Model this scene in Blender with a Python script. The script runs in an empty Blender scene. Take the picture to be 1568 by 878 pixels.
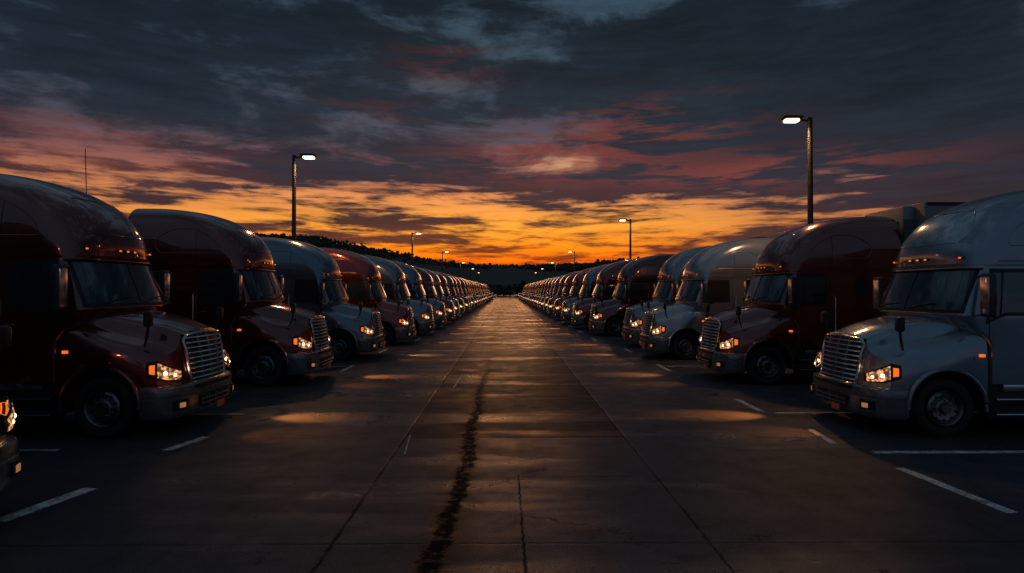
import bpy, bmesh, math, random
import numpy as np
from mathutils import Vector, Matrix
random.seed(7); np.random.seed(7)
scene=bpy.context.scene
scene.view_settings.view_transform='Standard'
scene.view_settings.look='None'
scene.view_settings.exposure=0
R=math.radians

# ------------------------------------------------------------------ node helper
class NT:
    def __init__(s,nt): s.nt=nt; s.n=nt.nodes; s.l=nt.links
    def new(s,t,**k):
        n=s.n.new(t)
        for a,b in k.items(): setattr(n,a,b)
        return n
    def put(s,sock,v):
        if v is None: return
        if isinstance(v,bpy.types.NodeSocket): s.l.new(v,sock)
        else: sock.default_value=v
    def m(s,op,a,b=None,c=None,clamp=False):
        n=s.new('ShaderNodeMath',operation=op,use_clamp=clamp)
        s.put(n.inputs[0],a); s.put(n.inputs[1],b); s.put(n.inputs[2],c)
        return n.outputs[0]
    def comb(s,x,y,z):
        n=s.new('ShaderNodeCombineXYZ'); s.put(n.inputs[0],x); s.put(n.inputs[1],y); s.put(n.inputs[2],z); return n.outputs[0]
    def sep(s,v):
        n=s.new('ShaderNodeSeparateXYZ'); s.put(n.inputs[0],v); return n.outputs
    def noise(s,v,scale,detail=4,rough=.5,dist=0.):
        n=s.new('ShaderNodeTexNoise'); s.put(n.inputs['Vector'],v)
        n.inputs['Scale'].default_value=scale; n.inputs['Detail'].default_value=detail
        n.inputs['Roughness'].default_value=rough; n.inputs['Distortion'].default_value=dist
        return n.outputs['Fac']
    def ss(s,v,lo,hi,a=0.,b=1.):
        n=s.new('ShaderNodeMapRange',interpolation_type='SMOOTHSTEP'); s.put(n.inputs[0],v)
        s.put(n.inputs[1],lo); s.put(n.inputs[2],hi); s.put(n.inputs[3],a); s.put(n.inputs[4],b); return n.outputs[0]
    def lin(s,v,lo,hi,a=0.,b=1.):
        n=s.new('ShaderNodeMapRange'); s.put(n.inputs[0],v)
        s.put(n.inputs[1],lo); s.put(n.inputs[2],hi); s.put(n.inputs[3],a); s.put(n.inputs[4],b); return n.outputs[0]
    def ramp(s,f,stops):
        n=s.new('ShaderNodeValToRGB'); s.put(n.inputs[0],f); cr=n.color_ramp
        while len(cr.elements)<len(stops): cr.elements.new(0.5)
        for e,(p,c) in zip(cr.elements,stops): e.position=p
        for e,(p,c) in zip(cr.elements,stops): e.position=p; e.color=(*c,1)
        return n.outputs[0]
    def mix(s,f,a,b,mode='MIX'):
        n=s.new('ShaderNodeMix',data_type='RGBA',blend_type=mode)
        s.put(n.inputs[0],f)
        s.put(n.inputs[6],(*a,1) if isinstance(a,tuple) else a); s.put(n.inputs[7],(*b,1) if isinstance(b,tuple) else b)
        return n.outputs[2]
    def bump(s,h,strength,dist):
        n=s.new('ShaderNodeBump'); s.put(n.inputs['Height'],h); n.inputs['Strength'].default_value=strength; n.inputs['Distance'].default_value=dist
        return n.outputs[0]

def mat(name,col=(.5,.5,.5),rough=.5,metal=0.,coat=0.,emit=None,es=0.,noise=.25,nscale=6.,spec=.5,bump=0.):
    m=bpy.data.materials.new(name); m.use_nodes=True; t=NT(m.node_tree)
    b=m.node_tree.nodes['Principled BSDF']
    co=t.new('ShaderNodeTexCoord').outputs['Object']
    n=t.noise(co,nscale,4,.6)
    c=t.mix(n,tuple(x*(1-noise) for x in col),tuple(min(1,x*(1+noise)) for x in col))
    t.put(b.inputs['Base Color'],c)
    t.put(b.inputs['Roughness'],t.lin(n,.3,.7,rough*.8,min(1,rough*1.25)))
    b.inputs['Metallic'].default_value=metal; b.inputs['Coat Weight'].default_value=coat
    b.inputs['Coat Roughness'].default_value=.06
    b.inputs['Specular IOR Level'].default_value=spec
    if emit: b.inputs['Emission Color'].default_value=(*emit,1); b.inputs['Emission Strength'].default_value=es
    if bump: t.put(b.inputs['Normal'],t.bump(t.noise(co,nscale*8,3,.6),bump,.01))
    return m

# ------------------------------------------------------------------ world
w=bpy.data.worlds.new("World"); scene.world=w; w.use_nodes=True
t=NT(w.node_tree)
bg=w.node_tree.nodes['Background']
d=t.new('ShaderNodeTexCoord').outputs['Generated']
x,y,z=t.sep(d)
az=t.m('MULTIPLY',t.m('ARCTAN2',x,y),57.2958)
el=t.m('MULTIPLY',t.m('ARCSINE',z),57.2958)
f=t.m('DIVIDE',el,90.,clamp=True)
S=lambda *a:tuple(((v/255+.055)/1.055)**2.4 if v>10 else v/255/12.92 for v in a)
e=lambda v:v/90
def gauss(a0,e0,wa,we):
    p=t.m('DIVIDE',t.m('SUBTRACT',az,a0),wa); q=t.m('DIVIDE',t.m('SUBTRACT',el,e0),we)
    return t.m('EXPONENT',t.m('MULTIPLY',t.m('ADD',t.m('MULTIPLY',p,p),t.m('MULTIPLY',q,q)),-1.))
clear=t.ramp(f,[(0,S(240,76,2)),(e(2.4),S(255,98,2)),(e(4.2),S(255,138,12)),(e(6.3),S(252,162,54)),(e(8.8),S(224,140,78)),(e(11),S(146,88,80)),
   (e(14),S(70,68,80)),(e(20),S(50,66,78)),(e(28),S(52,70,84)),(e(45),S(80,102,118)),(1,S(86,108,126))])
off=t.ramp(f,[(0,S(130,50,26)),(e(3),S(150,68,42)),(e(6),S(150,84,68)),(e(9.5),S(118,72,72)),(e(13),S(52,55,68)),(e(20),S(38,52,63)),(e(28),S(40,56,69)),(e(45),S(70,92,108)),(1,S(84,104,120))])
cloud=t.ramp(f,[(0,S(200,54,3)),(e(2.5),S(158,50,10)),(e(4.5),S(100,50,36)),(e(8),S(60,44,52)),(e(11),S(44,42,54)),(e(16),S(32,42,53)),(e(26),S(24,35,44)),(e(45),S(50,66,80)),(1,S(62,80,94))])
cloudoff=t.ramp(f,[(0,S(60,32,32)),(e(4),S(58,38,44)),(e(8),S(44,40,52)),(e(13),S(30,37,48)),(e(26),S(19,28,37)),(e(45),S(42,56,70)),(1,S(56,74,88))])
azl=t.m('DIVIDE',t.m('MINIMUM',t.m('ADD',az,5),0),40.)
azr=t.m('DIVIDE',t.m('MAXIMUM',t.m('ADD',az,-4),0),23.)
g=t.m('EXPONENT',t.m('MULTIPLY',t.m('ADD',t.m('MULTIPLY',azl,azl),t.m('MULTIPLY',azr,azr)),-1.))
zz=t.m('ADD',z,.13)
big=t.noise(t.comb(t.m('DIVIDE',x,zz),t.m('DIVIDE',y,zz),4.3),.85,9,.60,.25)
big2=t.noise(t.comb(t.m('MULTIPLY',x,3.4),t.m('MULTIPLY',y,3.),t.m('MULTIPLY',z,10.)),1.3,9,.64,.3)
st=t.noise(t.comb(t.m('MULTIPLY',x,2.8),t.m('MULTIPLY',y,2.8),t.m('MULTIPLY',z,20.)),1.25,9,.6,.35)
st2=t.noise(t.comb(t.m('MULTIPLY',x,6.),t.m('MULTIPLY',y,6.),t.m('MULTIPLY',z,50.)),1.3,7,.62,.4)
streak=t.m('ADD',t.m('MULTIPLY',st,.55),t.m('MULTIPLY',st2,.45))
bigm=t.m('ADD',t.m('MULTIPLY',big,.45),t.m('MULTIPLY',big2,.55))
k=t.ss(el,8.,15.)
dens=t.m('ADD',t.m('MULTIPLY',streak,t.m('SUBTRACT',1.,k)),t.m('MULTIPLY',bigm,k))
bias=t.ramp(f,[(0,(.44,)*3),(e(2.5),(.46,)*3),(e(5),(.48,)*3),(e(8),(.50,)*3),(e(11),(.60,)*3),(e(15),(.58,)*3),(e(25),(.50,)*3),(1,(.5,)*3)])
dd=t.m('ADD',dens,t.m('SUBTRACT',bias,.5))
dd=t.m('ADD',dd,t.ss(az,5.,32.,0.,.05))
gy_=gauss(6.,12.0,5.,1.1)
dd=t.m('SUBTRACT',dd,t.m('MULTIPLY',gy_,.10))
dd=t.m('SUBTRACT',dd,t.m('MULTIPLY',gauss(-38,10.5,14.,2.6),.07))
cov=t.ss(dd,.46,.55)
cc=t.mix(g,off,clear); cl=t.mix(g,cloudoff,cloud)
cc=t.mix(t.m('MULTIPLY',gy_,.6),cc,S(216,156,112))
rimn=t.ss(t.m('ADD',t.m('MULTIPLY',st2,.6),t.m('MULTIPLY',st,.4)),.46,.56)
msk=t.m('ADD',t.m('ADD',t.m('MULTIPLY',gauss(13,14.8,8.5,2.6),.55),t.m('MULTIPLY',gauss(24,10.5,11,1.4),.75)),
   t.m('ADD',t.m('ADD',t.m('MULTIPLY',gauss(-6,21.,4.5,2.),.22),t.m('MULTIPLY',gauss(3,12.2,9,2.0),.7)),t.m('ADD',t.m('MULTIPLY',gauss(-37,10.8,12,2.),.5),t.m('MULTIPLY',gauss(-14,16.5,5,1.5),.18))),clamp=True)
rimf=t.m('MULTIPLY',rimn,msk)
col=t.mix(cov,cc,cl)
col=t.mix(t.m('MULTIPLY',rimf,.85),col,S(150,72,62))
col=t.mix(t.m('MULTIPLY',t.ss(el,10.,18.),.75),col,t.mix(t.ss(bigm,.38,.62),(1.3,1.3,1.3),(.62,.66,.70)),'MULTIPLY')
col=t.mix(.5,col,t.mix(t.ss(st2,.3,.7),(1.4,1.4,1.4),(.65,.65,.65)),'MULTIPLY')
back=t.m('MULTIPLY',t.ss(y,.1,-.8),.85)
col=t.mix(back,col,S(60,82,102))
sky=t.new('ShaderNodeTexSky',sky_type='NISHITA',sun_disc=False)
sky.sun_elevation=R(0.5); sky.sun_rotation=R(0)
skm=t.mix(1.,sky.outputs[0],(.004,.004,.004),'MULTIPLY')
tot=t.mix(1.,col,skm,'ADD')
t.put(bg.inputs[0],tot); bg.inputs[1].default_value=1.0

sun=bpy.data.lights.new('sun','SUN'); sun.energy=.12; sun.angle=R(8); sun.color=(1,.45,.18)
so=bpy.data.objects.new('sun',sun); scene.collection.objects.link(so)
so.rotation_euler=Vector((0,-math.cos(R(2.5)),-math.sin(R(2.5)))).to_track_quat('-Z','Y').to_euler()

# ------------------------------------------------------------------ camera
cam=bpy.data.cameras.new('camera'); cam.lens=36*900/1568; cam.sensor_width=36; cam.clip_end=6000; cam.clip_start=.05
co=bpy.data.objects.new('camera',cam); scene.collection.objects.link(co); co.location=(0,0,2.5)
co.rotation_euler=(R(90+.4),0,R(-.57)); scene.camera=co

# ------------------------------------------------------------------ mesh builder
class MB:
    def __init__(s): s.v=[]; s.f=[]
    def add(s,vs,fs):
        o=len(s.v); s.v+= [tuple(p) for p in vs]; s.f+=[tuple(i+o for i in q) for q in fs]
    def grid(s,P,closeu=False):
        P=np.asarray(P); nu,nv=P.shape[:2]; fs=[]
        for i in range(nu if closeu else nu-1):
            for j in range(nv-1):
                a=i*nv+j; b=((i+1)%nu)*nv+j; fs.append((a,b,b+1,a+1))
        s.add(P.reshape(-1,3),fs)
    def tube(s,path,r,n=8,caps=True):
        path=[Vector(p) for p in path]; rings=[]
        up=Vector((0.013,.021,1))
        for i,p in enumerate(path):
            a=path[max(i-1,0)]; b=path[min(i+1,len(path)-1)]; dr=(b-a).normalized()
            u=dr.cross(up)
            if u.length<.1: u=dr.cross(Vector((1,0,0)))
            u.normalize(); v=dr.cross(u)
            rr=r[i] if isinstance(r,(list,tuple)) else r
            rings.append([p+(u*math.cos(2*math.pi*q/n)+v*math.sin(2*math.pi*q/n))*rr for q in range(n)])
        vs=[q for rg in rings for q in rg]; fs=[]
        for i in range(len(path)-1):
            for q in range(n): fs.append((i*n+q,i*n+(q+1)%n,(i+1)*n+(q+1)%n,(i+1)*n+q))
        if caps: fs+= [tuple(range(n)),tuple(range((len(path)-1)*n,len(path)*n))]
        s.add(vs,fs)
    def box(s,c,d,b=.01,rot=None,seg=2):
        bm=bmesh.new(); bmesh.ops.create_cube(bm,size=1)
        for v in bm.verts: v.co=Vector((v.co.x*d[0],v.co.y*d[1],v.co.z*d[2]))
        if b>0: bmesh.ops.bevel(bm,geom=bm.edges[:],offset=b,segments=seg,affect='EDGES',profile=.5)
        bm.verts.index_update()
        M=rot if rot else Matrix.Identity(3)
        s.add([M@v.co+Vector(c) for v in bm.verts],[tuple(v.index for v in f.verts) for f in bm.faces]); bm.free()
    def lathe(s,prof,c,n=36,sgn=1):
        P=[[(c[0]+r*math.cos(2*math.pi*i/n),c[1]+sgn*yo,c[2]+r*math.sin(2*math.pi*i/n)) for r,yo in prof] for i in range(n)]
        s.grid(P,True)
    def mesh(s,name,m,angle=38):
        me=bpy.data.meshes.new(name); me.from_pydata(s.v,[],s.f); me.materials.append(m)
        bm=bmesh.new(); bm.from_mesh(me); bmesh.ops.remove_doubles(bm,verts=bm.verts[:],dist=.0004)
        bmesh.ops.dissolve_degenerate(bm,dist=.0003,edges=bm.edges[:])
        bmesh.ops.recalc_face_normals(bm,faces=bm.faces[:]); bm.to_mesh(me); bm.free()
        me.polygons.foreach_set('use_smooth',[True]*len(me.polygons))
        me.set_sharp_from_angle(angle=R(angle)); me.update(); return me
def obj(name,me,parent=None,loc=(0,0,0)):
    o=bpy.data.objects.new(name,me); scene.collection.objects.link(o); o.location=loc
    if parent: o.parent=parent
    return o
def empty(name,loc=(0,0,0),rz=0):
    o=bpy.data.objects.new(name,None); scene.collection.objects.link(o); o.location=loc; o.rotation_euler=(0,0,rz); o.empty_display_size=.3
    return o

def catm(K,tt):
    K=np.asarray(K,float); n=len(K); out=[]
    for tv in np.atleast_1d(tt):
        i=int(min(max(math.floor(tv),0),n-2)); u=tv-i
        p1,p2=K[i],K[i+1]; p0=K[i-1] if i>0 else 2*p1-p2; p3=K[i+2] if i+2<n else 2*p2-p1
        out.append(.5*((2*p1)+(-p0+p2)*u+(2*p0-5*p1+4*p2-p3)*u*u+(-p0+3*p1-3*p2+p3)*u**3))
    return np.array(out)

# ------------------------------------------------------------------ materials for trucks
M_paint=bpy.data.materials.new('truck_paint'); M_paint.use_nodes=True
t=NT(M_paint.node_tree); b=M_paint.node_tree.nodes['Principled BSDF']
oi=t.new('ShaderNodeObjectInfo'); cob=t.new('ShaderNodeTexCoord').outputs['Object']
n1=t.noise(cob,1.8,5,.65); zc=t.sep(cob)[2]
dirt=t.m('MULTIPLY',t.ss(t.m('ADD',zc,t.m('MULTIPLY',n1,1.2)),1.7,.7),.45)
c=t.mix(t.m('MULTIPLY',n1,.2),oi.outputs['Color'],(.03,.03,.035))
c=t.mix(dirt,c,(.045,.04,.036))
t.put(b.inputs['Base Color'],c); b.inputs['Metallic'].default_value=.55
t.put(b.inputs['Roughness'],t.lin(n1,.3,.7,.17,.28)); b.inputs['Coat Weight'].default_value=1.
b.inputs['Coat IOR'].default_value=1.7
t.put(b.inputs['Coat Roughness'],t.m('ADD',t.m('MULTIPLY',dirt,.4),.02))
t.put(b.inputs['Normal'],t.bump(t.noise(cob,2.6,2,.5),.14,.03))
M_glass=mat('window_glass',(.02,.028,.034),.05,0,1.,noise=.3,nscale=2,spec=1.)
M_chrome=mat('chrome',(.70,.70,.70),.16,1.,noise=.15)
M_alum=mat('wheel_alloy',(.22,.22,.23),.34,1.,noise=.4)
M_dark=mat('black_plastic',(.012,.012,.013),.5,noise=.4)
M_tire=mat('tyre_rubber',(.016,.016,.016),.8,noise=.4,nscale=14,bump=.3)
M_bump=mat('bumper_grey',(.21,.215,.22),.26,.6,.4,noise=.35,nscale=2.5)
M_lens=bpy.data.materials.new('headlamp_lens'); M_lens.use_nodes=True
t=NT(M_lens.node_tree); b=M_lens.node_tree.nodes['Principled BSDF']
cob=t.new('ShaderNodeTexCoord').outputs['Object']
nn=t.noise(cob,20,3,.5)
b.inputs['Base Color'].default_value=(.3,.25,.2,1); b.inputs['Roughness'].default_value=.08
b.inputs['Emission Color'].default_value=(1,.42,.16,1)
t.put(b.inputs['Emission Strength'],t.ss(nn,.40,.70,.06,1.3))
M_bulb=mat('headlamp_bulb',(1,.8,.6),.3,emit=(1,.62,.34),es=7)
M_amber=mat('amber_lamp',(.6,.15,.02),.3,emit=(1,.17,.02),es=.95)
M_fog=mat('fog_lamp',(.6,.4,.3),.2,emit=(1,.42,.14),es=.28)
M_plate=mat('number_plate',(.40,.10,.08),.4,emit=(1,.12,.06),es=.02,nscale=30,noise=.7)  # faint reddish glow put into the plate, which is no lamp
M_trail=mat('trailer_panel',(.20,.21,.22),.45,.1,noise=.3,nscale=1.2)

# ------------------------------------------------------------------ truck geometry (s back from front, y lateral, z up)
L=lambda s,y,z:(-s,y,z)
G={k:MB() for k in ['body','glass','chrome','alum','dark','tyre','bumper','lens','bulb','amber','fog','plate','seam','trailer','trailer_dark','trim','unit','unit_dark']}
def nose(y,z): return .05+.13*max(0,z-.8)+.10*max(0,z-1.4)+.36*(abs(y)/1.1)**2.8
HE=1.97
stn=[0,.40,.90,1.40,HE]
prof=[[(0,1.73),(.36,1.72),(.62,1.63),(.72,1.46),(.85,1.37),(1.0,1.28),(1.08,1.08),(1.09,.52)],
 [(0,1.88),(.40,1.87),(.68,1.79),(.79,1.60),(.92,1.54),(1.12,1.45),(1.20,1.15),(1.17,.52)],
 [(0,1.99),(.46,1.98),(.75,1.91),(.87,1.71),(1.0,1.66),(1.19,1.56),(1.27,1.24),(1.215,.52)],
 [(0,2.08),(.52,2.07),(.85,2.00),(.97,1.84),(1.06,1.79),(1.19,1.66),(1.25,1.3),(1.20,.52)],
 [(0,2.10),(.60,2.09),(.94,2.03),(1.03,1.95),(1.09,1.86),(1.16,1.70),(1.195,1.3),(1.18,.52)]]
prof=np.array(prof)
sd=np.linspace(0,HE,56); td=np.concatenate([np.linspace(0,6,34),np.linspace(6,7,24)[1:]])
ix=np.interp(sd,stn,range(5))
WS,WR,AR=1.27,.51,.64
half=[]
for s0,i in zip(sd,ix):
    key=catm(prof,i)[0]; pts=catm(key,td); row=[]
    for (yy,zv) in pts:
        ss=s0+nose(yy,zv)*(1-s0/HE)
        if yy>.95:
            a=abs(ss-WS)
            if a<AR: zv=max(zv,WR+.02+math.sqrt(AR*AR-a*a))
        row.append((ss,yy,zv))
    half.append(row)
half=np.array(half)
for sg in(1,-1):
    P=half.copy(); P[:,:,0]*=-1; P[:,:,1]*=sg; G['body'].grid(P)
edge=half[0]
for sg in(1,-1):
    P=[]
    for q in range(34):
        yy,zt=edge[q][1],edge[q][2]
        P.append([L(nose(yy,zv),sg*yy,zv) for zv in np.linspace(zt,.6,12)])
    G['body'].grid(P)
for sg in(1,-1):
    G['body'].tube([L(WS+(AR+.02)*math.cos(a),sg*1.218,WR+.02+(AR+.02)*math.sin(a)) for a in np.linspace(-.1,math.pi+.05,28)],.035,8)
    G['dark'].tube([L(WS+(AR-.015)*math.cos(a),sg*1.22,WR+.02+(AR-.015)*math.sin(a)) for a in np.linspace(-.1,math.pi+.05,28)],.02,6)
G['dark'].box(L(1.35,0,1.0),(1.2,1.5,.95),.05)
for sg in(1,-1):
    G['dark'].box(L(2.02,sg*.95,.80),(.12,.45,.8),.02)
    G['seam'].tube([L(1.62,sg*1.0,1.90),L(1.66,sg*1.185,1.66),L(1.72,sg*1.235,1.35)],.007,5)
G['chrome'].box(L(nose(0,1.7)-.012,0,1.70),(.02,.24,.07),.008)
CK=[(.93,1.98,1.20,.12),(1.3,1.97,1.205,.12),(1.62,1.93,1.205,.14),(1.86,1.62,1.205,.26),(2.05,1.40,1.205,.42),(2.16,1.36,1.20,.45),(2.5,1.48,1.185,.47),(2.90,1.64,1.155,.50),(3.02,1.64,1.155,.54),
 (3.25,1.65,1.15,.66),(3.55,1.76,1.12,.82),(3.85,1.98,1.07,.98),(4.10,2.32,.98,1.1),(4.29,2.75,.86,1.1),(4.42,3.25,.72,.95),(4.50,3.85,.54,.6),(4.53,4.35,.33,.3),(4.535,4.6,.15,.15)]
CD=catm(CK,np.linspace(0,len(CK)-1,150)); NN=2.6; REAR=4.9
def cabp(zv):
    return [np.interp(zv,CD[:,0],CD[:,q]) for q in(1,2,3)]
def cabF(y,zv):
    sf,wv,D=cabp(zv); q=min(abs(y)/wv,1)
    return Vector((sf+D*(1-(1-q**NN)**(1/NN)),y,zv))
def cabS(s,zv,sg):
    sf,wv,D=cabp(zv)
    if s<sf+D:
        q=min(max((s-sf)/D,0),1); yy=wv*(1-(1-q)**NN)**(1/NN)
    else: yy=wv
    return Vector((s,sg*yy,zv))
rows=[]
for (zv,sf,wv,D) in CD:
    row=[]
    for th in np.linspace(0,math.pi/2,22):
        row.append((sf+D*(1-math.cos(th)**(2/NN)),wv*math.sin(th)**(2/NN),zv))
    for s0 in np.linspace(sf+D,REAR,8)[1:]: row.append((s0,wv,zv))
    row.append((REAR+.002,wv-.03,zv)); row.append((REAR+.002,0,zv))
    rows.append(row)
rows=np.array(rows)
for sg in(1,-1):
    P=rows.copy(); P[:,:,0]*=-1; P[:,:,1]*=sg; G['body'].grid(P)
def patch(mb,F,us,vs,off,skirt=True,C=(3.2,0,2.0)):
    nu,nv=len(us),len(vs)
    A=[[F(u,v) for v in vs] for u in us]
    du=(us[-1]-us[0])*.002; dv=(vs[-1]-vs[0])*.002; C=Vector(C)
    def nrm(u,v):
        a=F(u+du,v)-F(u-du,v); b=F(u,v+dv)-F(u,v-dv); n=a.cross(b)
        if n.length<1e-12: n=Vector((-1,0,0))
        n.normalize()
        if n.dot(F(u,v)-C)<0: n=-n
        return n
    P=[[A[i][j]+nrm(us[i],vs[j])*off for j in range(nv)] for i in range(nu)]
    mb.grid([[L(*p) for p in r] for r in P])
    if skirt:
        loop=[(i,0) for i in range(nu)]+[(nu-1,j) for j in range(1,nv)]+[(i,nv-1) for i in range(nu-2,-1,-1)]+[(0,j) for j in range(nv-2,0,-1)]
        vs2=[];fs=[];n=len(loop)
        for (i,j) in loop:
            vs2.append(L(*P[i][j])); vs2.append(L(*(A[i][j]-nrm(us[i],vs[j])*.01)))
        for q in range(n):
            r=(q+1)%n; fs.append((2*q,2*r,2*r+1,2*q+1))
        mb.add(vs2,fs)
ls=np.linspace
def WF(u,v):
    zv=2.17+.75*v; wv=cabp(zv)[1]; return cabF(u*.955*wv,zv)
patch(G['dark'],WF,ls(-1,1,33),ls(-.04,1.0,8),.006)
patch(G['glass'],WF,ls(-.965,.965,33),ls(.03,.95,8),.013)
G['dark'].tube([L(*(WF(0,v)+Vector((-.018,0,.004)))) for v in ls(.02,.95,5)],.010,6)
for y0,y1 in((.1,.62),(-.75,-.2)):
    G['dark'].tube([L(*(WF(u,v)+Vector((-.035,0,.02)))) for u,v in((y0,.02),((y0+y1)/2,.12),(y1,.16))],.012,5)
def VF(u,v):
    zv=2.92+.09*v; wv=cabp(zv)[1]; p=cabF(u*.97*wv,zv); return p
patch(G['body'],VF,ls(-1,1,33),ls(0,1,4),.055)
patch(G['dark'],lambda u,v:VF(u,v*.25-.2),ls(-1,1,33),ls(0,1,3),.04)
for u in(-.80,-.19,0,.19,.80):
    p=cabF(u*1.1,3.12)
    G['amber'].box(L(p.x-.018,p.y,3.12),(.05,.06,.03),.012)
    G['dark'].box(L(p.x-.004,p.y,3.12),(.05,.10,.05),.012)
def SKF(u,v):
    a=abs(2*v-1); zv=3.40+.62*v; wv=cabp(zv)[1]; hw=(.80-.16*v)*(1-.16*a**3); return cabF(u*hw*wv,zv)
def rimline(F,n=14,off=-.004):
    P=[]
    for (a0,b0),(a1,b1) in (((-1,0),(1,0)),((1,0),(1,1)),((1,1),(-1,1)),((-1,1),(-1,0))):
        for q in ls(0,1,n)[:-1]:
            p=F(a0+(a1-a0)*q,b0+(b1-b0)*q); P.append(p)
    P.append(P[0]); return P
G['body'].tube([L(*p) for p in rimline(SKF,20)],.012,6)
def SK2(sg):
    def F(uu,v):
        u=(uu+1)/2
        zv=3.32+.62*v
        sf,wv,D=cabp(zv); a=(2*v-1)**2
        s0=sf+D*.85+.14*a; s1=4.2-.3*a-.3*v
        return cabS(s0+(s1-s0)*u,zv,sg)
    return F
for sg in(1,-1):
    G['body'].tube([L(*p) for p in rimline(SK2(sg),12)],.012,6)
    def DW(u,v,sg=sg):
        zv=2.14+.74*v; s0=1.98+.10*v; 
        if u<.35: zv-=(.35-u)*.35*(1-v)
        return cabS(s0+(2.80-s0)*u,zv,sg)
    patch(G['dark'],DW,ls(-.05,1.04,14),ls(-.05,1.05,8),.005)
    patch(G['glass'],DW,ls(.02,.97,14),ls(.03,.96,8),.012)
    G['dark'].tube([L(*(DW(.24,v)+Vector((0,sg*.014,0)))) for v in ls(.02,.97,4)],.012,5)
    for s0,z0,z1 in((1.99,1.0,2.0),(2.92,1.0,3.02),(3.02,3.06,3.9),(4.84,1.0,3.9)):
        G['seam'].tube([L(*(cabS(s0,zv,sg)+Vector((0,sg*.001,0)))) for zv in ls(z0,z1,8)],.006,5)
    G['seam'].tube([L(*(cabS(s0,3.05,sg))) for s0 in ls(2.2,4.88,6)],.007,5)
    G['seam'].tube([L(*(cabS(s0,1.02,sg))) for s0 in ls(1.99,4.88,6)],.007,5)
    G['body'].box(L(3.9,sg*1.205,1.55),(1.7,.02,.05),.008)
    G['chrome'].box(L(2.80,sg*1.215,1.86),(.16,.03,.04),.008)
    G['chrome'].tube([L(3.02,sg*1.2,1.3),L(3.02,sg*1.26,1.34),L(3.02,sg*1.26,2.3),L(3.02,sg*1.2,2.34)],.016,6)
    G['dark'].box(L(3.7,sg*1.204,1.28),(1.2,.012,.34),.004)
    patch(G['glass'],lambda u,v,sg=sg:cabS(3.55+.36*u,2.35+.42*v,sg),ls(0,1,4),ls(0,1,4),.008)
    G['trim'].box(L(5.08,sg*1.14,2.7),(.36,.03,3.3),.012)
    G['body'].box(L(4.10,sg*1.13,.64),(1.6,.08,.60),.03)
    G['dark'].box(L(2.65,sg*1.03,.62),(1.25,.12,.66),.03)
    for zz_ in(.40,.66): G['chrome'].box(L(2.68,sg*1.11,zz_),(1.1,.16,.035),.01)
    G['chrome'].box(L(2.7,sg*1.12,.86),(.85,.06,.13),.02)
    G['alum'].box(L(4.10,sg*1.175,.52),(1.4,.012,.05),.004)
    G['dark'].tube([L(1.86,sg*1.15,2.78),L(1.80,sg*1.42,2.80)],.018,6)
    G['dark'].tube([L(1.86,sg*1.17,2.12),L(1.80,sg*1.42,2.10)],.018,6)
    G['trim'].box(L(1.78,sg*1.45,2.46),(.11,.24,.74),.04,seg=3)
    G['glass'].box(L(1.842,sg*1.45,2.52),(.012,.19,.46),.004)
    G['chrome'].box(L(1.722,sg*1.45,2.46),(.02,.18,.62),.008)
    G['dark'].tube([L(.62,sg*1.06,1.50),L(.52,sg*1.16,1.70),L(.48,sg*1.19,1.90)],.022,6)
    G['dark'].box(L(.48,sg*1.20,1.96),(.10,.18,.26),.045,seg=3)
    G['amber'].box(L(1.86,sg*1.215,1.42),(.10,.03,.05),.008)
G['dark'].box(L(4.93,0,2.4),(.05,2.2,2.8),.01)
def NF(u,v):
    zv=.84+.82*v; hw=.575+.055*v; y=u*hw; return Vector((nose(y,zv),y,zv))
patch(G['dark'],NF,ls(-1,1,15),ls(0,1,6),.012,C=(2,0,1.2))
fr=[(-1,0),(1,0),(1.02,.12),(1.03,.88),(.9,.985),(0,1.03),(-.9,.985),(-1.03,.88),(-1.02,.12),(-1,0)]
pp=[]
for (a,c_),(a2,c2) in zip(fr[:-1],fr[1:]):
    for q in ls(0,1,8)[:-1]: pp.append(NF(a+(a2-a)*q,c_+(c2-c_)*q)+Vector((-.035,0,0)))
pp.append(pp[0])
G['chrome'].tube([L(*p) for p in pp],.028,8)
for v in ls(.08,.92,9):
    P=[]
    for u in ls(-1,1,17):
        p=NF(u,v)
        P.append([L(p.x-.055,p.y,p.z-.010),L(p.x-.06,p.y,p.z+.002),L(p.x-.045,p.y,p.z+.018),L(p.x-.01,p.y,p.z+.018),L(p.x-.01,p.y,p.z-.010),L(p.x-.055,p.y,p.z-.010)])
    G['chrome'].grid(P)
for u in(-.5,0,.5):
    G['alum'].tube([L(*(NF(u,v)+Vector((-.045,0,0)))) for v in ls(0,1,5)],.013,6)
BW,BD,BN=1.205,.66,3.2
def bpl(th): return (.64-BD*max(math.cos(th),0)**(2/BN), BW*math.copysign(abs(math.sin(th))**(2/BN),math.sin(th)))
prf=[(.16,.84),(.05,.835),(.012,.81),(0,.76),(.0,.68),(.018,.665),(.018,.65),(-.004,.635),(.004,.5),(.02,.42),(.03,.34),(.07,.30),(.2,.29)]
P=[]
ths=ls(-math.pi/2,math.pi/2,61)
for th in ths:
    s0,y0=bpl(th); a=bpl(max(th-.01,-math.pi/2)); c_=bpl(min(th+.01,math.pi/2))
    tx,ty=c_[0]-a[0],c_[1]-a[1]; ln=math.hypot(tx,ty) or 1; nx,ny=-ty/ln,tx/ln
    P.append([L(s0-nx*o,y0-ny*o,zv) for o,zv in prf])
G['bumper'].grid(P)
def BF(y,zv): return Vector((.64-BD*(1-(abs(y)/BW)**BN)**(1/BN)-.0,y,zv))
patch(G['dark'],lambda u,v:BF(u*(.52-.06*v),.62-.22*v),ls(-1,1,11),ls(0,1,3),.028,C=(2,0,.6))
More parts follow.
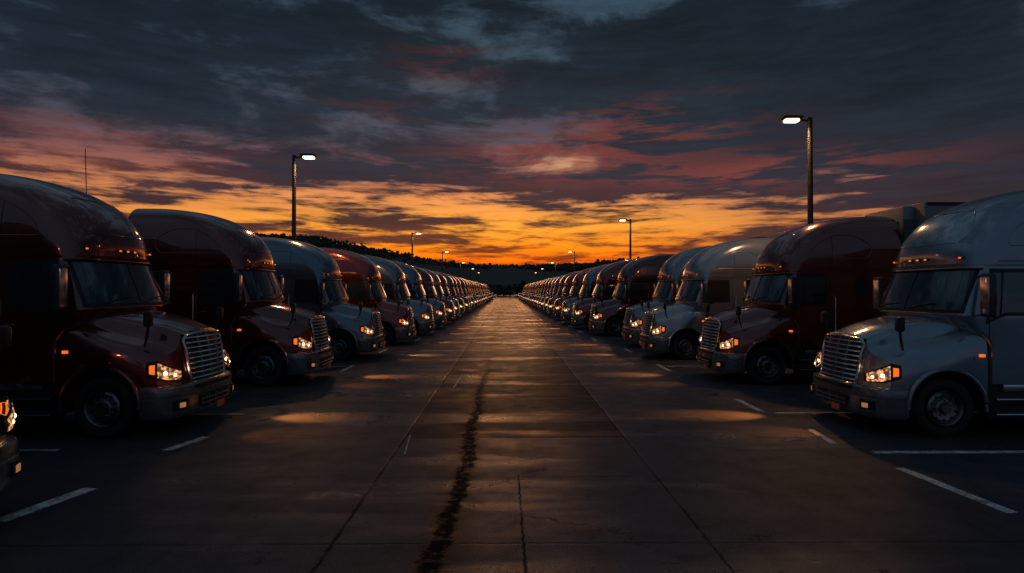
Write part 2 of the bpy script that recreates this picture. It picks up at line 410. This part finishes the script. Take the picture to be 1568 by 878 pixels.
patch(G['dark'],lambda u,v:BF(u*.60,.81-.06*v),ls(-1,1,11),ls(0,1,3),.024,C=(2,0,.6))
for zv in(.46,.54):
    G['bumper'].tube([L(*(BF(u*.48,zv)+Vector((-.034,0,0)))) for u in ls(-1,1,9)],.014,6)
for y0 in(-.24,.0,.24): G['bumper'].tube([L(*(BF(y0,zv)+Vector((-.034,0,0)))) for zv in(.41,.61)],.016,6)
G['plate'].box(L(-.055,.18,.36),(.012,.26,.12),.004)
for sg in(1,-1):
    patch(G['dark'],lambda u,v,sg=sg:BF(sg*(.80+.24*u),.44+.16*v),ls(0,1,6),ls(0,1,4),.022,C=(2,0,.6))
    patch(G['fog'],lambda u,v,sg=sg:BF(sg*(.85+.10*u),.475+.08*v),ls(0,1,4),ls(0,1,4),.030,C=(2,0,.6))
    def HF(u,v,sg=sg):
        th=R(36+50*u); A=1.16
        s0=.62-.56*max(math.cos(th),0)**(2/3.); yy=A*math.sin(th)**(2/3.)
        zb=.93+.02*u+.15*max(0,u-.45); zt=1.06+.26*min(u,.75)-.10*max(0,u-.75)
        bl=math.sin(math.pi*min(max(v,0),1))*.018
        return Vector((s0-bl*math.cos(th),sg*(yy+bl*math.sin(th)),zb+(zt-zb)*v))
    patch(G['dark'],HF,ls(-.04,1.0,18),ls(-.10,1.08,8),.012,C=(2,0,1.0))
    patch(G['lens'],HF,ls(.05,.72,14),ls(.06,.93,8),.020,C=(2,0,1.0))
    patch(G['amber'],HF,ls(.79,.93,6),ls(.2,.80,6),.020,C=(2,0,1.0))
    for u,v,r in((.22,.46,.032),(.50,.46,.038)):
        p=HF(u,v); bm=bmesh.new(); bmesh.ops.create_uvsphere(bm,u_segments=12,v_segments=8,radius=r); bm.verts.index_update()
        G['bulb'].add([Vector(L(*p))+v_.co for v_ in bm.verts],[tuple(q.index for q in f_.verts) for f_ in bm.faces]); bm.free()
tprof=[(.30,-.10),(.36,.0),(.44,.015),(.485,.0),(.505,-.03),(.51,-.06),(.498,-.085),(.51,-.10),(.51,-.14),(.498,-.155),(.51,-.17),(.51,-.22),(.49,-.27),(.40,-.29)]
rprof=[(.0,.045),(.075,.045),(.085,.03),(.09,-.03),(.12,-.05),(.17,-.045),(.22,-.03),(.265,-.06),(.285,-.02),(.305,.004),(.312,-.01),(.30,-.12)]
def wheel(s0,y0,sg,D=('tyre','alum','chrome','dark')):
    c_=L(s0,y0,WR)
    G[D[0]].lathe(tprof,c_,40,sg)
    G[D[1]].lathe(rprof,c_,32,sg)
    for q in range(10):
        a=2*math.pi*q/10
        G[D[2]].tube([(c_[0]+.135*math.cos(a),c_[1]+sg*(-.045),c_[2]+.135*math.sin(a)),(c_[0]+.135*math.cos(a),c_[1]+sg*(-.012),c_[2]+.135*math.sin(a))],.014,6)
        a+=.31
        G[D[3]].tube([(c_[0]+.215*math.cos(a),c_[1]+sg*(-.06),c_[2]+.215*math.sin(a)),(c_[0]+.215*math.cos(a),c_[1]+sg*(-.027),c_[2]+.215*math.sin(a))],.024,8)
for sg in(1,-1):
    wheel(WS,sg*1.16,sg)
    for s0 in(6.1,7.4): wheel(s0,sg*1.2,sg)
    for s0 in(16.6,17.9):
        G['trailer_dark'].lathe(tprof,L(s0,sg*1.2,WR),28,sg); G['trailer_dark'].lathe(rprof,L(s0,sg*1.2,WR),20,sg)
    G['dark'].box(L(4.6,sg*.42,.85),(7.4,.09,.26),.01)
    G['chrome'].lathe([(0,.0),(.28,.0),(.30,-.02),(.30,-.5),(.0,-.5)],L(4.9,sg*1.05,.72),20,sg)
G['dark'].tube([L(WS,-1,WR),L(WS,1,WR)],.07,8)
G['trailer'].box(L(12.4,0,2.99),(14.0,2.5,3.63),.03)
for sg in(1,-1):
    G['trailer_dark'].box(L(12.4,sg*1.252,1.2),(13.9,.03,.12),.005)
    G['trailer_dark'].box(L(12.4,sg*1.252,4.75),(13.9,.03,.09),.005)
    for q in range(12): G['trailer'].box(L(6.0+q*1.15,sg*1.252,2.95),(.05,.03,3.3),.005)
    G['trailer_dark'].box(L(9.2,sg*.85,.75),(.1,.1,.9),.005)
    G['trailer_dark'].box(L(13,0+sg*.5,1.1),(12,.1,.16),.005)
    G['chrome'].tube([L(5.1,sg*.92,1.0),L(5.1,sg*.92,4.05),L(5.12,sg*.92,4.2)],.06,8)
G['unit'].box(L(5.24,0,3.85),(.34,1.75,1.80),.06)
G['unit_dark'].box(L(5.065,0,3.9),(.02,1.4,.9),.004)

mats={'body':M_paint,'glass':M_glass,'chrome':M_chrome,'alum':M_alum,'dark':M_dark,'tyre':M_tire,'bumper':M_bump,'lens':M_lens,'bulb':M_bulb,'amber':M_amber,'fog':M_fog,
 'plate':M_plate,'seam':M_dark,'trailer':M_trail,'trailer_dark':M_dark,'unit_dark':M_dark,'trim':mat('dark_trim',(.05,.052,.056),.35,.3),'unit':mat('cooling_unit_shell',(.26,.26,.26),.5)}
meshes={k_:G[k_].mesh('semi_truck_'+k_,mats[k_]) for k_ in G if G[k_].v}
names={'body':'cab_body','glass':'windows','chrome':'chrome_grille_and_trim','alum':'wheel_rims','dark':'chassis_and_black_trim','tyre':'tyres','bumper':'bumper','lens':'headlamp_lenses','bulb':'headlamp_bulbs',
 'amber':'amber_marker_lamps','fog':'fog_lamps','plate':'number_plate','seam':'panel_seams','trailer':'trailer_box','trailer_dark':'trailer_rails_and_wheels','trim':'mirrors_and_fairings','unit':'trailer_cooling_unit','unit_dark':'cooling_unit_vent'}
def beam(name,en,sz,bl=1.): 
    hl=bpy.data.lights.new(name,'SPOT'); hl.energy=en; hl.color=(1,.29,.05); hl.spot_size=R(sz); hl.spot_blend=bl; hl.shadow_soft_size=.04; return hl
hlA=beam('headlamp_beam_main',1050,34); hlB=beam('headlamp_beam_side',120,44); hl1=beam('headlamp_beam_pair',1300,46); hlF=beam('headlamp_beam_far',2600,60)
RED=(.20,.021,.010,1); DRED=(.12,.016,.010,1); SIL=(.29,.34,.39,1); GRY=(.17,.22,.26,1); BLU=(.09,.13,.17,1)
am=MB(); am.tube([L(3.0,.85,4.0),L(3.05,.86,5.2)],.008,5); ame=am.mesh('antenna',M_dark)
def truck(fx,yy,left,colr,sc=1.0,unit=True,trailer=True,k_i=0,ant=False):
    e_=empty('semi_truck',(fx,yy,0),(0 if left else math.pi)+random.uniform(-.012,.012))
    e_.scale=(1,1,sc)
    for k_,me in meshes.items():
        if k_.startswith('unit') and not (unit and trailer): continue
        if k_.startswith('trailer') and not trailer: continue
        if k_i>8 and k_ in('seam','plate','fog'): continue
        o=obj(names[k_],me,e_); o.color=colr
    if ant: obj('antenna',ame,e_)
    far=1 if left else -1
    if 0<=k_i<5: B_=[(far*.62,hlA),(-far*.86,hlB)]
    elif 5<=k_i<12: B_=[(0,hl1)]
    elif 12<=k_i<30: B_=[(0,hlF)]
    else: B_=[]
    for q,dt in B_:
        l=bpy.data.objects.new('headlamp_beam',dt); scene.collection.objects.link(l); l.parent=e_
        l.location=(.06,q,1.0); l.rotation_euler=(0,R(-54+random.uniform(-7,3)),R(random.uniform(-6,6)))
    return e_
SP=5.55; Y0=11.1
lx=[-5.5,-5.05,-4.7,-4.35,-4.12,-4.0,-3.9]; rx=[6.2,5.65,5.2,5.35,4.75,4.4,4.2,4.05,3.9]
lc=[RED,RED,GRY,RED,GRY,GRY,RED]; rc=[SIL,RED,SIL,GRY,DRED,RED,GRY,RED]
rcol=[RED,DRED,GRY,SIL,BLU,RED]
truck(-5.42,5.75,True,GRY,k_i=-1)
for k_ in range(31):
    fx=lx[k_] if k_<len(lx) else -3.9+.012*(k_-6)*1+random.uniform(-.08,.08)
    truck(fx,Y0+SP*k_-(.15 if k_==1 else 0),True,lc[k_] if k_<len(lc) else random.choice(rcol),{0:1.035,1:1.045}.get(k_,1+random.uniform(-.012,.012)),k_ in(2,5,9) or random.random()<.4,k_!=1,k_,k_==0)
    yy=Y0+SP*k_
    if k_==3: yy-=1.3
    fx=rx[k_] if k_<len(rx) else 3.85-.012*(k_-8)+random.uniform(-.08,.08)
    truck(fx,yy,False,rc[k_] if k_<len(rc) else random.choice(rcol),{0:.985}.get(k_,1+random.uniform(-.012,.012)),k_ in(1,) or random.random()<.4,True,k_)

# ------------------------------------------------------------------ street lamps
M_pole=mat('lamp_pole_steel',(.035,.035,.037),.5,.4); M_conc=mat('lamp_base_concrete',(.25,.24,.23),.85,bump=.4)
M_head=mat('lamp_glow',(1,.8,.6),.4,emit=(1,.50,.22),es=6)
LH=8.2
pm=MB(); pm.tube([(0,0,.6),(0,0,3),(0,0,6),(0,0,LH+.05)],[.11,.10,.085,.075],10); pm.tube([(0,0,LH-.06),(.35,0,LH-.02)],.04,8); pm.box((0,0,.62),(.36,.36,.04),.005)
pm.box((.60,0,LH+.04),(.62,.34,.10),.04,seg=3)
bmh=MB(); bmh.tube([(0,0,0),(0,0,.6)],.28,20)
hm=MB(); hm.box((.62,0,LH-.055),(.46,.27,.10),.045,seg=4)
pme=pm.mesh('street_lamp_pole',M_pole); bme=bmh.mesh('street_lamp_base',M_conc); hme=hm.mesh('street_lamp_lens',M_head)
ld=bpy.data.lights.new('lamp_light','SPOT'); ld.energy=450; ld.color=(1,.48,.18); ld.spot_size=R(165); ld.spot_blend=.6; ld.shadow_soft_size=.18
def lamp(xv,yv,left):
    e_=empty('street_lamp',(xv,yv,0),0 if left else math.pi)
    obj('pole',pme,e_); obj('concrete_base',bme,e_); obj('lamp_lens',hme,e_)
    if yv<130:
        l=bpy.data.objects.new('lamp_light',ld); scene.collection.objects.link(l); l.parent=e_; l.location=(.64,0,LH-.18)
for yv in(-8.3,25.0,58.3,86,119.3,152.6,186): lamp(-9.0 if yv<50 else -9.3,yv,True)  # first one is unseen, added behind the camera for warm reflections on trucks
for yv in(19.4,47.2,86,119.3,152.6,186): lamp(10.1 if yv<30 else 10.0,yv,False)

# ------------------------------------------------------------------ ground
Mg=bpy.data.materials.new('worn_pavement'); Mg.use_nodes=True; t=NT(Mg.node_tree); b=Mg.node_tree.nodes['Principled BSDF']
P_=t.new('ShaderNodeNewGeometry').outputs['Position']; gx,gy,gz=t.sep(P_)
nA=t.noise(P_,.22,5,.6); nB=t.noise(P_,1.7,5,.65); nC=t.noise(P_,60,3,.7); nD=t.noise(P_,8.,4,.6)
nS=t.noise(t.comb(t.m('MULTIPLY',gx,1.3),t.m('MULTIPLY',gy,.12),0.),1.,4,.6)
nT=t.noise(t.comb(t.m('MULTIPLY',gx,.16),t.m('MULTIPLY',gy,.9),5.),1.,4,.55)
wob=t.m('MULTIPLY',t.m('SUBTRACT',nD,.5),.06)
def line(c,at,wd): return t.ss(t.m('ABSOLUTE',t.m('ADD',t.m('SUBTRACT',c,at),wob)),wd,wd*.3)
inside=t.m('MULTIPLY',t.m('GREATER_THAN',gx,-1.72),t.m('LESS_THAN',gx,2.02))
j1=line(gx,-1.72,.030); j2=line(gx,2.02,.024); j3=t.m('MULTIPLY',line(gx,.17,.018),t.m('LESS_THAN',gy,8.))
fr_=t.m('MULTIPLY',t.m('SUBTRACT',t.m('FRACT',t.m('DIVIDE',t.m('SUBTRACT',gy,3.75),4.15)),.5),4.15)
j4=t.m('MULTIPLY',t.ss(t.m('ABSOLUTE',t.m('ADD',fr_,wob)),.028,.008),.6)
j7=t.m('MULTIPLY',line(gy,7.9,.018),t.m('MULTIPLY',inside,.7))
j5=t.m('MULTIPLY',line(gx,-7.4,.02),.6); j6=t.m('MULTIPLY',line(gx,5.0,.015),.5)
joint=t.m('MAXIMUM',t.m('MAXIMUM',t.m('MAXIMUM',j1,j2),t.m('MAXIMUM',j3,j4)),t.m('MAXIMUM',t.m('MAXIMUM',j5,j6),j7))
joint=t.m('MULTIPLY',joint,t.ss(nB,.3,.6,.45,.95))
cw=t.noise(t.comb(0.,t.m('MULTIPLY',gy,.3),3.),1.,4,.6)
cdist=t.m('ABSOLUTE',t.m('ADD',t.m('ADD',gx,.62),t.m('MULTIPLY',t.m('SUBTRACT',cw,.5),.4)))
cdist=t.m('ADD',cdist,t.m('MULTIPLY',t.m('SUBTRACT',t.noise(P_,4.4,8,.82,.2),.5),.50))
crack=t.m('MULTIPLY',t.ss(cdist,.19,.05),t.ss(nD,.25,.55,.45,.95))
crack=t.m('MULTIPLY',crack,t.ss(gy,30.,8.,.4,1.))
stain=t.m('MULTIPLY',t.ss(t.m('ADD',t.m('ABSOLUTE',t.m('ADD',gx,.6)),t.m('MULTIPLY',nB,.7)),.80,.40),.6)
vor=t.new('ShaderNodeTexVoronoi',feature='DISTANCE_TO_EDGE'); vor.inputs['Scale'].default_value=.42
t.put(vor.inputs['Vector'],t.comb(t.m('ADD',gx,t.m('MULTIPLY',nB,1.2)),t.m('ADD',gy,t.m('MULTIPLY',nD,.5)),0.))
hair=t.m('MULTIPLY',t.ss(vor.outputs['Distance'],.007,.002),t.ss(nA,.46,.58))
dk=t.m('MAXIMUM',t.m('MAXIMUM',t.m('MULTIPLY',joint,.85),crack),t.m('MULTIPLY',hair,.7))
base=t.mix(t.lin(nA,.3,.7),(.040,.043,.052),(.078,.082,.094))
base=t.mix(t.m('MULTIPLY',t.ss(nB,.45,.7),.5),base,(.030,.031,.036))
base=t.mix(.9,base,t.mix(t.ss(nC,.3,.7),(.25,.25,.25),(1.75,1.75,1.75)),'MULTIPLY')
slab=t.m('MULTIPLY',inside,t.m('MULTIPLY',t.ss(gy,9.95,10.02),t.ss(gy,34.,14.)))
base=t.mix(t.m('MULTIPLY',slab,.75),base,(.013,.013,.016))
base=t.mix(t.m('MULTIPLY',t.ss(nS,.52,.68),.45),base,(.02,.02,.02))
base=t.mix(stain,base,(.012,.012,.013))
base=t.mix(dk,base,(.005,.005,.005))
t.put(b.inputs['Base Color'],base)
wet=t.ss(t.m('ADD',t.m('MULTIPLY',nT,.6),t.m('MULTIPLY',nA,.4)),.49,.58)
rg=t.m('ADD',t.lin(nA,.3,.7,.34,.52),t.m('MULTIPLY',t.m('SUBTRACT',nB,.5),.45))
rg=t.m('SUBTRACT',rg,t.m('MULTIPLY',wet,.16))
rg=t.m('ADD',rg,t.m('MULTIPLY',slab,.06))
rg=t.m('MAXIMUM',rg,t.m('MULTIPLY',dk,.75))
t.put(b.inputs['Roughness'],rg)
sp=t.m('ADD',.11,t.m('MULTIPLY',wet,.24))
t.put(b.inputs['Specular IOR Level'],t.m('MULTIPLY',sp,t.m('SUBTRACT',1.,t.m('MULTIPLY',t.m('MAXIMUM',t.m('MAXIMUM',dk,t.m('MULTIPLY',stain,.7)),t.m('MULTIPLY',slab,.45)),.9))))
hgt=t.m('SUBTRACT',t.m('ADD',t.m('MULTIPLY',nC,.55),t.m('MULTIPLY',nB,.8)),t.m('MULTIPLY',dk,1.2))
t.put(b.inputs['Normal'],t.bump(hgt,.6,.014))
gm=MB(); gm.add([(-3000,-600,0),(3000,-600,0),(3000,4500,0),(-3000,4500,0)],[(0,1,2,3)])
obj('parking_lot_ground',gm.mesh('ground',Mg))

Mw=bpy.data.materials.new('worn_white_paint'); Mw.use_nodes=True; t=NT(Mw.node_tree); b=Mw.node_tree.nodes['Principled BSDF']
P_=t.new('ShaderNodeNewGeometry').outputs['Position']
wn=t.ss(t.m('ADD',t.m('MULTIPLY',t.noise(P_,3.5,8,.75),.6),t.m('MULTIPLY',t.noise(P_,30,4,.7),.4)),.44,.56)
t.put(b.inputs['Base Color'],t.mix(t.m('MULTIPLY',wn,.8),(.80,.80,.78),(.08,.077,.075))); b.inputs['Roughness'].default_value=.6
mk=MB()
def strip(x0,y0,x1,y1,wd):
    a=Vector((x0,y0)); c_=Vector((x1,y1)); n=(c_-a).normalized(); p=Vector((-n.y,n.x))*wd/2
    mk.add([(a.x+p.x,a.y+p.y,.004),(a.x-p.x,a.y-p.y,.004),(c_.x-p.x,c_.y-p.y,.004),(c_.x+p.x,c_.y+p.y,.004)],[(0,1,2,3)])
strip(5.69,6.56,5.54,8.24,.15); strip(5.36,9.57,5.48,10.56,.11); strip(5.28,12.1,5.3,13.5,.12)
strip(-5.5,6.43,-5.25,7.5,.2); strip(-5.32,9.26,-5.12,10.1,.16)
strip(5.67,9.04,18,9.04,.14); strip(-5.3,11.97,-18,11.97,.10); strip(5.5,11.97,18,11.97,.10); strip(-7.0,9.3,-18,9.3,.1)
strip(-1.55,9.0,-1.66,10.2,.022); strip(-1.35,15.2,-1.3,17.6,.05)
for k_ in range(1,31):
    for sg in(1,-1):
        strip(sg*(5.3),Y0+SP*(k_+.5),sg*18,Y0+SP*(k_+.5),.1)
        if k_<14: strip(sg*(5.1 if k_<3 else 4.5),Y0+SP*(k_+.5)-1.2,sg*(5.1 if k_<3 else 4.5),Y0+SP*(k_+.5)+.4,.12)
obj('parking_line_markings',mk.mesh('markings',Mw))

# ------------------------------------------------------------------ hills and trees
Mh=mat('dark_hillside',(.09,.08,.055),.95,noise=.5,nscale=.02,bump=.5)
xs=np.linspace(-1500,1500,260); DH=700
tx=[-2000,0,200,330,450,480,520,560,600,650,700,740,800,850,900,950,1000,1050,1200,1568,3500]
ty=[300,330,342,352,360,359,366,375,383,392,400,403,404,404,401,397,394,392,388,392,370]
def ridge(xv): 
    px=775+900*xv/DH; return (443-np.interp(px,tx,ty))/900*DH
hb=MB(); P=[]
for xv in xs:
    row=[]
    for yv in np.linspace(420,1000,26):
        bell=math.exp(-((yv-DH)/150)**2)
        n=math.sin(xv*.021+yv*.013)*2.0+math.sin(xv*.063+1.3+yv*.03)*1.2+math.sin(xv*.15+yv*.07)*.5
        row.append((xv,yv,max(-.5,(ridge(xv)+n)*bell-1)))
    P.append(row)
hb.grid(P); obj('hills',hb.mesh('hills',Mh,80))
Mt=mat('distant_foliage',(.06,.06,.04),.95,noise=.6,nscale=.3)
def blobs(mb,n,fx,m_=5):
    bm0=bmesh.new(); bmesh.ops.create_icosphere(bm0,subdivisions=1,radius=1); bm0.verts.index_update()
    V=[v.co.copy() for v in bm0.verts]; F=[tuple(v.index for v in f_.verts) for f_ in bm0.faces]; bm0.free()
    for _ in range(n):
        p,s_=fx(); tall=random.uniform(.5,1.2)
        for q in range(m_):
            o=Vector((random.gauss(0,s_*.8),random.gauss(0,s_*.6),random.uniform(-.6,1.0)*s_*tall)); r=s_*random.uniform(.3,.6)
            mb.add([p+o+Vector((v.x*r*random.uniform(.7,1.3),v.y*r,v.z*r*random.uniform(.7,1.3))) for v in V],F)
tb=MB()
def f1():
    xv=random.uniform(-560,560); yv=DH+random.uniform(-70,15)
    if random.random()<.25: xv=random.gauss(120,60)
    return Vector((xv,yv,ridge(xv)*math.exp(-((yv-DH)/150)**2)-.5)),random.choice([1.5,2,2,2.5,3,4])
blobs(tb,2800,f1)
obj('distant_hill_trees',tb.mesh('hilltrees',Mt,20))
tb=MB()
def f2():
    xv=random.uniform(-240,240); yv=random.uniform(250,300); return Vector((xv,yv,random.uniform(1,4.5))),random.uniform(1.2,2.4)
blobs(tb,900,f2)
obj('tree_line',tb.mesh('treeline',Mt,20))
